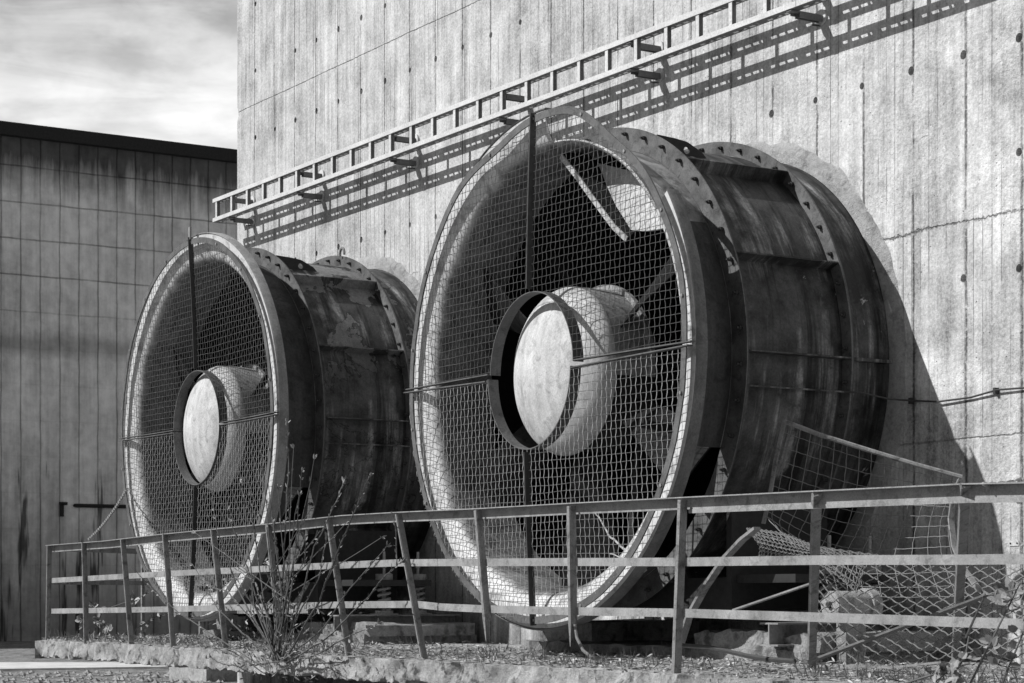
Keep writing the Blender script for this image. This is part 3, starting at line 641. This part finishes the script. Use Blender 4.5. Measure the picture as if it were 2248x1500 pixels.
# ------------------------------------------------------------------ torn guard panels lying at the right
def sheet(rows, ns, nt_, m, r=.0036, am=.004):
    R = [[at_y(*p) for p in row] for row in rows]
    S = lambda s, t: bez([bez(row, s) for row in R], t)
    for i in range(ns+1):
        P = []
        for k in range(nt_*2+1): p = S(i/ns, k/(nt_*2)); P.append(p+Vector((am*(-1)**k, am*(-1)**(k+i), 0)))
        m.tube(P, r, 4, cap=False)
    for j in range(nt_+1): m.tube([S(k/(ns*2), j/nt_)+Vector((0, 0, am*(-1)**(k+j))) for k in range(ns*2+1)], r, 4, cap=False)
pan = thing('torn_guard_panel', (3.2, .5, ZS), 'torn wire guard panel leaning on the wall beside the nearer fan', 'wire panel')
PO = (-3.2, -.5, -ZS); MBp = lambda: MB(PO)
m = MBp(); sheet([[(1725,928,.6),(1900,988,1.0),(2110,1048,1.4)], [(1705,1010,.6),(1895,1068,1.1),(2098,1095,1.4)], [(1690,1090,.55),(1875,1152,1.15),(2082,1155,1.4)], [(1684,1135,.5),(1840,1225,1.0),(2092,1225,1.3)], [(1740,1190,.4),(1850,1300,.9),(2125,1310,1.0)]], 15, 12, m, .003, .0015); m.build('wire_mesh', M['net'], pan)
tp = [at_y(1722,925,.6), at_y(1800,955,.76), at_y(1905,988,1.0), at_y(2010,1020,1.2), at_y(2112,1048,1.4)]
m = MBp(); m.tube(tp, .017, 7); m.strip([tp[0], at_y(1703,1010,.59), at_y(1690,1090,.54), at_y(1676,1150,.5)], .04, .008, (0, 1, 0))
arc = [at_y(u, v, y) for u, v, y in ((2110,1048,1.4),(2093,1090,1.4),(2087,1140,1.4),(2095,1200,1.3),(2118,1252,1.1),(2150,1296,.8),(2195,1325,.3),(2260,1335,.1))]
m.strip(dens(arc, 4), .012, .045, (0, 1, 0)); m.build('frame', M['post'], pan)
pan2 = thing('fallen_guard_panel', (3.5, -.4, ZS), 'crumpled lower wire guard lying over the spring mounts behind the railing', 'wire panel')
PO = (-3.5, .4, -ZS); m = MB(PO)
# diamond net on a curved surface, clipped to the outline of the fallen piece
def ysurf(u, v): return -.75+max(0, (1475-v))/230*1.15+.08*sin(u*.013)
def inside(u, v):
    if v > 1478 or v < 1240+max(0, (u-1960))*.02 or u > 2290: return False
    lo = 1790+(6*sin(v*.2)) if v < 1400 else 1790+(v-1400)*1.4
    return u > lo
for sl, st in ((.62, 23), (-.52, 21)):
    for k in range(-100, 110):
        run = []
        for i in range(0, 130):
            u = 1770+i*4.2; wv = 10*sin((u-1770)*.01+v_) if (v_ := 0) else 0
            bend = 70*max(0, (1900-u)/110)**2*(1 if sl > 0 else .3)
            v = 1200+k*st+sl*(u-1770)+bend*(1 if sl < 0 else -1)*.6
            if inside(u, v): run.append(at_y(u, v, ysurf(u, v)+.012*(-1)**(i//3)*.4)+Vector((0, 0, .002*(-1)**(i//2))))
            else:
                if len(run) > 3: m.tube(run, .004, 4, cap=False)
                run = []
        if len(run) > 3: m.tube(run, .004, 4, cap=False)
m.build('wire_mesh', M['net'], pan2)
m = MB(PO); sheet([[(1640,1160,-.1),(1720,1172,-.05),(1800,1200,.0),(1950,1222,.15)], [(1648,1172,-.15),(1725,1190,-.12),(1810,1212,-.1),(1930,1232,.05)], [(1668,1200,-.12),(1735,1215,-.1),(1815,1226,-.1),(1900,1245,-.05)], [(1665,1225,.0),(1735,1232,.0),(1810,1245,-.12),(1880,1300,-.15)]], 26, 9, m, .0042); m.build('wire_mesh', M['net'], pan2)
m = MB(PO); m.strip([at_y(1772,1455,-.9), at_y(1960,1385,-.6), at_y(2165,1308,-.2)], .012, .045, (0, 1, 0)); m.build('frame_bar', M['arm'], pan2); m = MB(PO)
m.strip(dens([at_y(u, v, -.55) for u, v in ((1492,1420),(1512,1355),(1548,1290),(1590,1228),(1630,1185),(1662,1160))], 4), .02, .055, (0, 1, 0)); m.build('frame_hoop', M['post'], pan2); m = MB(PO)
m.strip(dens([at_y(u, v, -.95) for u, v in ((1860,1462),(1960,1466),(2070,1454))], 3), .03, .012, (0, 0, 1)); m.build('frame', M['post'], pan2)
# loose bars and hose bits near the plinth
m = MB(); m.bar(at_y(1610,1340,.3), at_y(1800,1275,.55), .012, .035, (0, 1, 0)); tag(m.build('loose_bar', M['rail']), 'pale loose flat bar lying at a slant in the dark behind the railing', 'steel bar')
m = MB(); m.tube(dens([at_y(u, v, y) for u, v, y in ((1478,1416,-.6),(1560,1422,-.6),(1640,1440,-.65),(1690,1448,-.7),(1745,1452,-.7))], 4), .016, 6); tag(m.build('pipe', M['cable'], smooth=True), 'black thin pipe lying on the platform in front of the nearer fan\'s plinth', 'pipe')
m = MB(); m.tube(dens([at_y(u, v, y) for u, v, y in ((1262,1372,-.2),(1266,1400,-.4),(1280,1428,-.6),(1302,1446,-.8),(1325,1448,-.85))], 5), .012, 6); tag(m.build('hose', M['arm'], smooth=True), 'thin curved hose hanging from the nearer fan down to the platform', 'hose')
m = MB(); P = [at_y(1800,1405,.2), ] ; c = at_y(1822,1328,.6)
mt = thing('bearing_block', (c.x, c.y, ZS), 'round-ended bearing block under the fallen mesh beside the nearer fan', 'bearing block')
m = MB((-c.x, -c.y, -ZS)); m.tube([c, c+Vector((0, .3, 0))], .095, 24); m.tube([c+Vector((.0, .3, 0)), c+Vector((0, .38, 0))], .115, 24); m.build('barrel', M['mortar'], mt, smooth=True)
m = MB((-c.x, -c.y, -ZS)); m.box((c.x-.05, c.y+.1, ZS), (c.x+.05, c.y+.28, c.z-.05)); m.build('foot', M['plinth'], mt); m = MB((-c.x, -c.y, -ZS)); m.tube([c+Vector((0, -.02, 0)), c], .025, 6); m.build('bolt', M['bolt'], mt)
# ------------------------------------------------------------------ things beyond the platform's left foot
p = at_z(450, 1494, ZG); m = MB(); m.box((p.x-.7, p.y-.2, ZG), (p.x+.5, p.y+.4, ZG+.28)); tag(m.build('concrete_block', M['mortar']), 'pale concrete block on the yard below the platform\'s left part', 'block')
# ------------------------------------------------------------------ vegetation
def leaf(m, p, d, ln, wd, up=None):
    d = Vector(d).normalized(); s_ = d.cross(up or Vector((random.uniform(-1, 1), random.uniform(-1, 1), random.uniform(-.2, 1)))); s_ = s_.normalized() if s_.length > .01 else Vector((1, 0, 0))
    n_ = s_.cross(d); a = Vector(p)
    m.add([a, a+d*ln*.35+s_*wd/2+n_*wd*.15, a+d*ln*.75+s_*wd*.36+n_*wd*.12, a+d*ln, a+d*ln*.75-s_*wd*.36+n_*wd*.12, a+d*ln*.35-s_*wd/2+n_*wd*.15, a+d*ln*.4], [(0,1,6),(1,2,6),(2,3,6),(3,4,6),(4,5,6),(5,0,6)])
def rv(k=1): return Vector((random.uniform(-1, 1), random.uniform(-1, 1), random.uniform(-1, 1)))*k
sap = thing('willow_sapling', tuple(at_z(600, 1450, ZS)), 'leafless-looking willow sapling with budding shoots growing at the platform edge before the farther fan', 'sapling')
SO = tuple(-v for v in sap.location)
shoots = [[(612,1450),(618,1300),(627,1150),(633,1010),(629,930)],[(600,1445),(575,1300),(562,1180),(545,1090)],[(605,1445),(520,1290),(475,1160),(462,1060)],[(615,1440),(640,1290),(652,1160),(662,1035)],
          [(608,1450),(570,1330),(530,1210),(498,1122)],[(620,1445),(665,1300),(690,1200),(735,1110),(752,1060)],[(625,1450),(700,1320),(745,1200),(790,1100),(812,1045)],[(630,1455),(720,1400),(800,1320),(850,1260),(880,1235)],
          [(622,1450),(700,1390),(770,1290),(850,1200)],[(610,1450),(600,1330),(612,1220),(600,1150)],[(600,1450),(545,1400),(480,1340),(425,1240)],[(640,1460),(600,1480),(540,1440),(400,1350),(330,1290)],[(618,1450),(560,1370),(500,1300),(440,1280)],
          [(620,1440),(650,1360),(700,1270),(718,1180)],[(605,1450),(590,1360),(560,1280),(520,1250)],[(630,1450),(560,1460),(470,1420),(395,1395)],[(640,1450),(690,1440),(760,1400),(830,1370)]]
bs = MB(SO); lf = MB(SO)
shoots += [[(random.gauss(615, 16), 1445), (random.gauss(620, 45), 1330), (u_, v_)] for u_, v_ in ((590,1060),(645,985),(680,1120),(575,1010),(430,1170),(760,1150),(655,1090),(610,1075),(530,1060),(840,1180),(665,1180),(690,1010))]
for sh in shoots:
    y0 = -1.34+random.uniform(-.05, .05); P = dens([at_y(u, v, y0+random.uniform(-.06, .06)-.05*i*random.random()) for i, (u, v) in enumerate(sh)], 6)
    P = [p+rv(.006) for p in P]
    bs.tube(P, .0085, 5, .003)
    for i in range(4, len(P)-1):
        d = (P[i+1]-P[i]).normalized()
        for _ in range(2):
            if random.random() < .75: leaf(lf, P[i]+d*random.random()*.04, d*1.2+rv(.7), random.uniform(.025, .05), random.uniform(.012, .02))
    for _ in range(1):                          # forking side twigs
        i = random.randint(3, len(P)-3); d = (P[i+1]-P[i]).normalized(); q = [P[i]]; d2 = (d+rv(.55)).normalized(); n_ = random.randint(4, 9)
        for _k in range(n_): d2 = (d2+rv(.12)+Vector((0, 0, .05))).normalized(); q.append(q[-1]+d2*.05)
        bs.tube(q, .0045, 4, .002)
        for p in q[1:]: leaf(lf, p, d2+rv(.8), random.uniform(.025, .05), random.uniform(.01, .018))
    for k in range(4): leaf(lf, P[-1], (P[-1]-P[-2]).normalized()+rv(.6), .05, .018)
bs.build('shoots', M['stem'], sap, smooth=True)
for i in range(520):
    u, v = random.gauss(630, 70), random.gauss(1435, 42)
    if v > 1500 or v < 1330: continue
    p = at_y(u, v, -1.36+random.uniform(-.18, .12)); leaf(lf, p, rv()+Vector((0, -.2, .5)), random.uniform(.025, .065), random.uniform(.008, .018))
lf.build('leaves', M['leaf'], sap)
def bramble(name, label, canes, nl, lw, mat, yb):
    r0 = at_z(canes[0][0][0], min(1480, canes[0][0][1]), ZS); t = thing(name, tuple(r0), label, 'bramble'); off = tuple(-v for v in r0); a = MB(off); b = MB(off)
    for c in canes:
        P = dens([at_y(u, v, yb+random.uniform(-.12, .12)) for u, v in c], 6); a.tube(P, .007, 5, .0035)
        for _ in range(nl):
            p = random.choice(P[2:])+rv(.03); d = rv()+Vector((0, -.4, .2))
            for q in (-.9, 0, .9): leaf(b, p, Matrix.Rotation(q, 3, 'Y') @ d, lw*random.uniform(.7, 1.15), lw*.62, Vector((.2, -1, .4))+rv(.5))
    a.build('canes', M['stem'], t, smooth=True); b.build('leaves', mat, t)
bramble('bramble', 'leafy bramble sprawling under the railing at the platform\'s left end', [[(200,1408),(225,1340),(290,1318),(330,1300)],[(200,1408),(180,1350),(215,1330)],[(285,1412),(300,1380),(340,1355),(395,1345)],[(170,1410),(250,1395),(320,1400)],[(230,1410),(240,1380),(215,1365)]], 9, .075, M['leaf2'], -1.0)
bramble('bramble', 'broad-leaved bramble growing over the railing foot at the far right', [[(2130,1500),(2170,1420),(2215,1330),(2240,1280)],[(2080,1500),(2120,1440),(2130,1380)],[(2200,1500),(2225,1440),(2250,1380)],[(2050,1500),(2090,1465),(2160,1450),(2230,1470)],[(1990,1500),(2060,1478),(2110,1480)],[(2120,1400),(2160,1310),(2230,1295)]], 5, .06, M['leaf2'], -1.35)
br = MB()
for sh, r in (([(1292,1345),(1340,1310),(1400,1255),(1435,1160),(1460,1055)], .014), ([(1340,1310),(1310,1330),(1290,1345)], .012), ([(1378,1210),(1340,1180),(1322,1150),(1300,1115)], .009), ([(1395,1245),(1372,1228),(1340,1215)], .007), ([(1245,1355),(1340,1305),(1420,1250)], .011)):
    br.tube([p+rv(.006) for p in dens([at_y(u, v, .12+(1345-v)*.0006) for u, v in sh], 5)], r, 6, r*.6)
tag(br.build('dead_branch', M['dead'], smooth=True), 'forked dead branch caught inside the nearer fan\'s guard', 'branch')
# dry litter on the platform and debris inside the far fan: too many bits to count
lt = MB(); lt2 = MB()
for i in range(9000):
    x = random.uniform(-9, 6.5); y = -1.22+random.random()**1.6*2.2 if random.random() < .85 else random.uniform(-1.2, 1.8)
    if x < poly_l(y)+.05: continue
    p = Vector((x, y, ZS+.008+random.random()*.02)); k = 1 if random.random() < .62 else 0
    leaf(lt if k else lt2, p, Vector((random.uniform(-1, 1), random.uniform(-1, 1), random.uniform(-.15, .3))), random.uniform(.02, .08), random.uniform(.005, .018), Vector((0, 0, 1))+rv(.5))
for i in range(500):
    a = radians(random.gauss(-82, 12)); r = 1.74+random.random()*.05; y = random.uniform(.05, .5)
    q = 1.9-.35*min(1, y*2.5); p = Vector((-6.661+q*cos(a), y, q*sin(a)+.02)); leaf(lt if random.random() < .5 else lt2, p, rv(), random.uniform(.05, .14), .03)
tag(lt.build('dry_litter', M['litter']), None, None, kind='stuff'); tag(lt2.build('dark_litter', M['litter2']), None, None, kind='stuff')

gr = MB()                                       # thin dry grass and seedlings along the edge
for i in range(1500):
    x = random.uniform(-8, 6.2); y = random.choice((-1.22, -1.2, -.9, .5))+random.uniform(-.03, .25)
    if fbm((x*.8, y, 4), 1.2) < -.02: continue
    p = Vector((x, y, ZS-.005)); hgt = random.uniform(.03, .16); d = Vector((random.uniform(-.6, .6), random.uniform(-.6, .4), 1)); leaf(gr, p, d, hgt, .008, Vector((1, .2, 0))+rv(.4))
tag(gr.build('grass', M['leaf']), None, None, kind='stuff')
rb_ = MB()
for i in range(900):                            # crumbs of concrete along the edge and beside the plinths
    x = random.uniform(-8, 7); y = random.choice((-1.18, -1.0, .45))+random.gauss(0, .12)
    if y < -1.24: continue
    p = Vector((x, y, ZS)); r = random.uniform(.008, .035); vs = [p+Vector((random.uniform(.6, 1.2)*a, random.uniform(.6, 1.2)*b, random.uniform(.5, 1)*c))*r for a, b, c in ((1,0,.2),(-1,0,.2),(0,1,.2),(0,-1,.2),(0,0,1),(0,0,-.6))]
    rb_.add(vs, [(0,2,4),(2,1,4),(1,3,4),(3,0,4),(2,0,5),(1,2,5),(3,1,5),(0,3,5)])
for i in range(420):
    p = at_z(random.uniform(-20, 500), random.uniform(1476, 1515), ZG); r = random.uniform(.015, .07); vs = [p+Vector((random.uniform(.6, 1.2)*a, random.uniform(.6, 1.2)*b, random.uniform(.5, 1)*c))*r for a, b, c in ((1,0,.2),(-1,0,.2),(0,1,.2),(0,-1,.2),(0,0,1),(0,0,-.6))]
    rb_.add(vs, [(0,2,4),(2,1,4),(1,3,4),(3,0,4),(2,0,5),(1,2,5),(3,1,5),(0,3,5)])
tag(rb_.build('rubble', M['mortar']), None, None, kind='stuff')
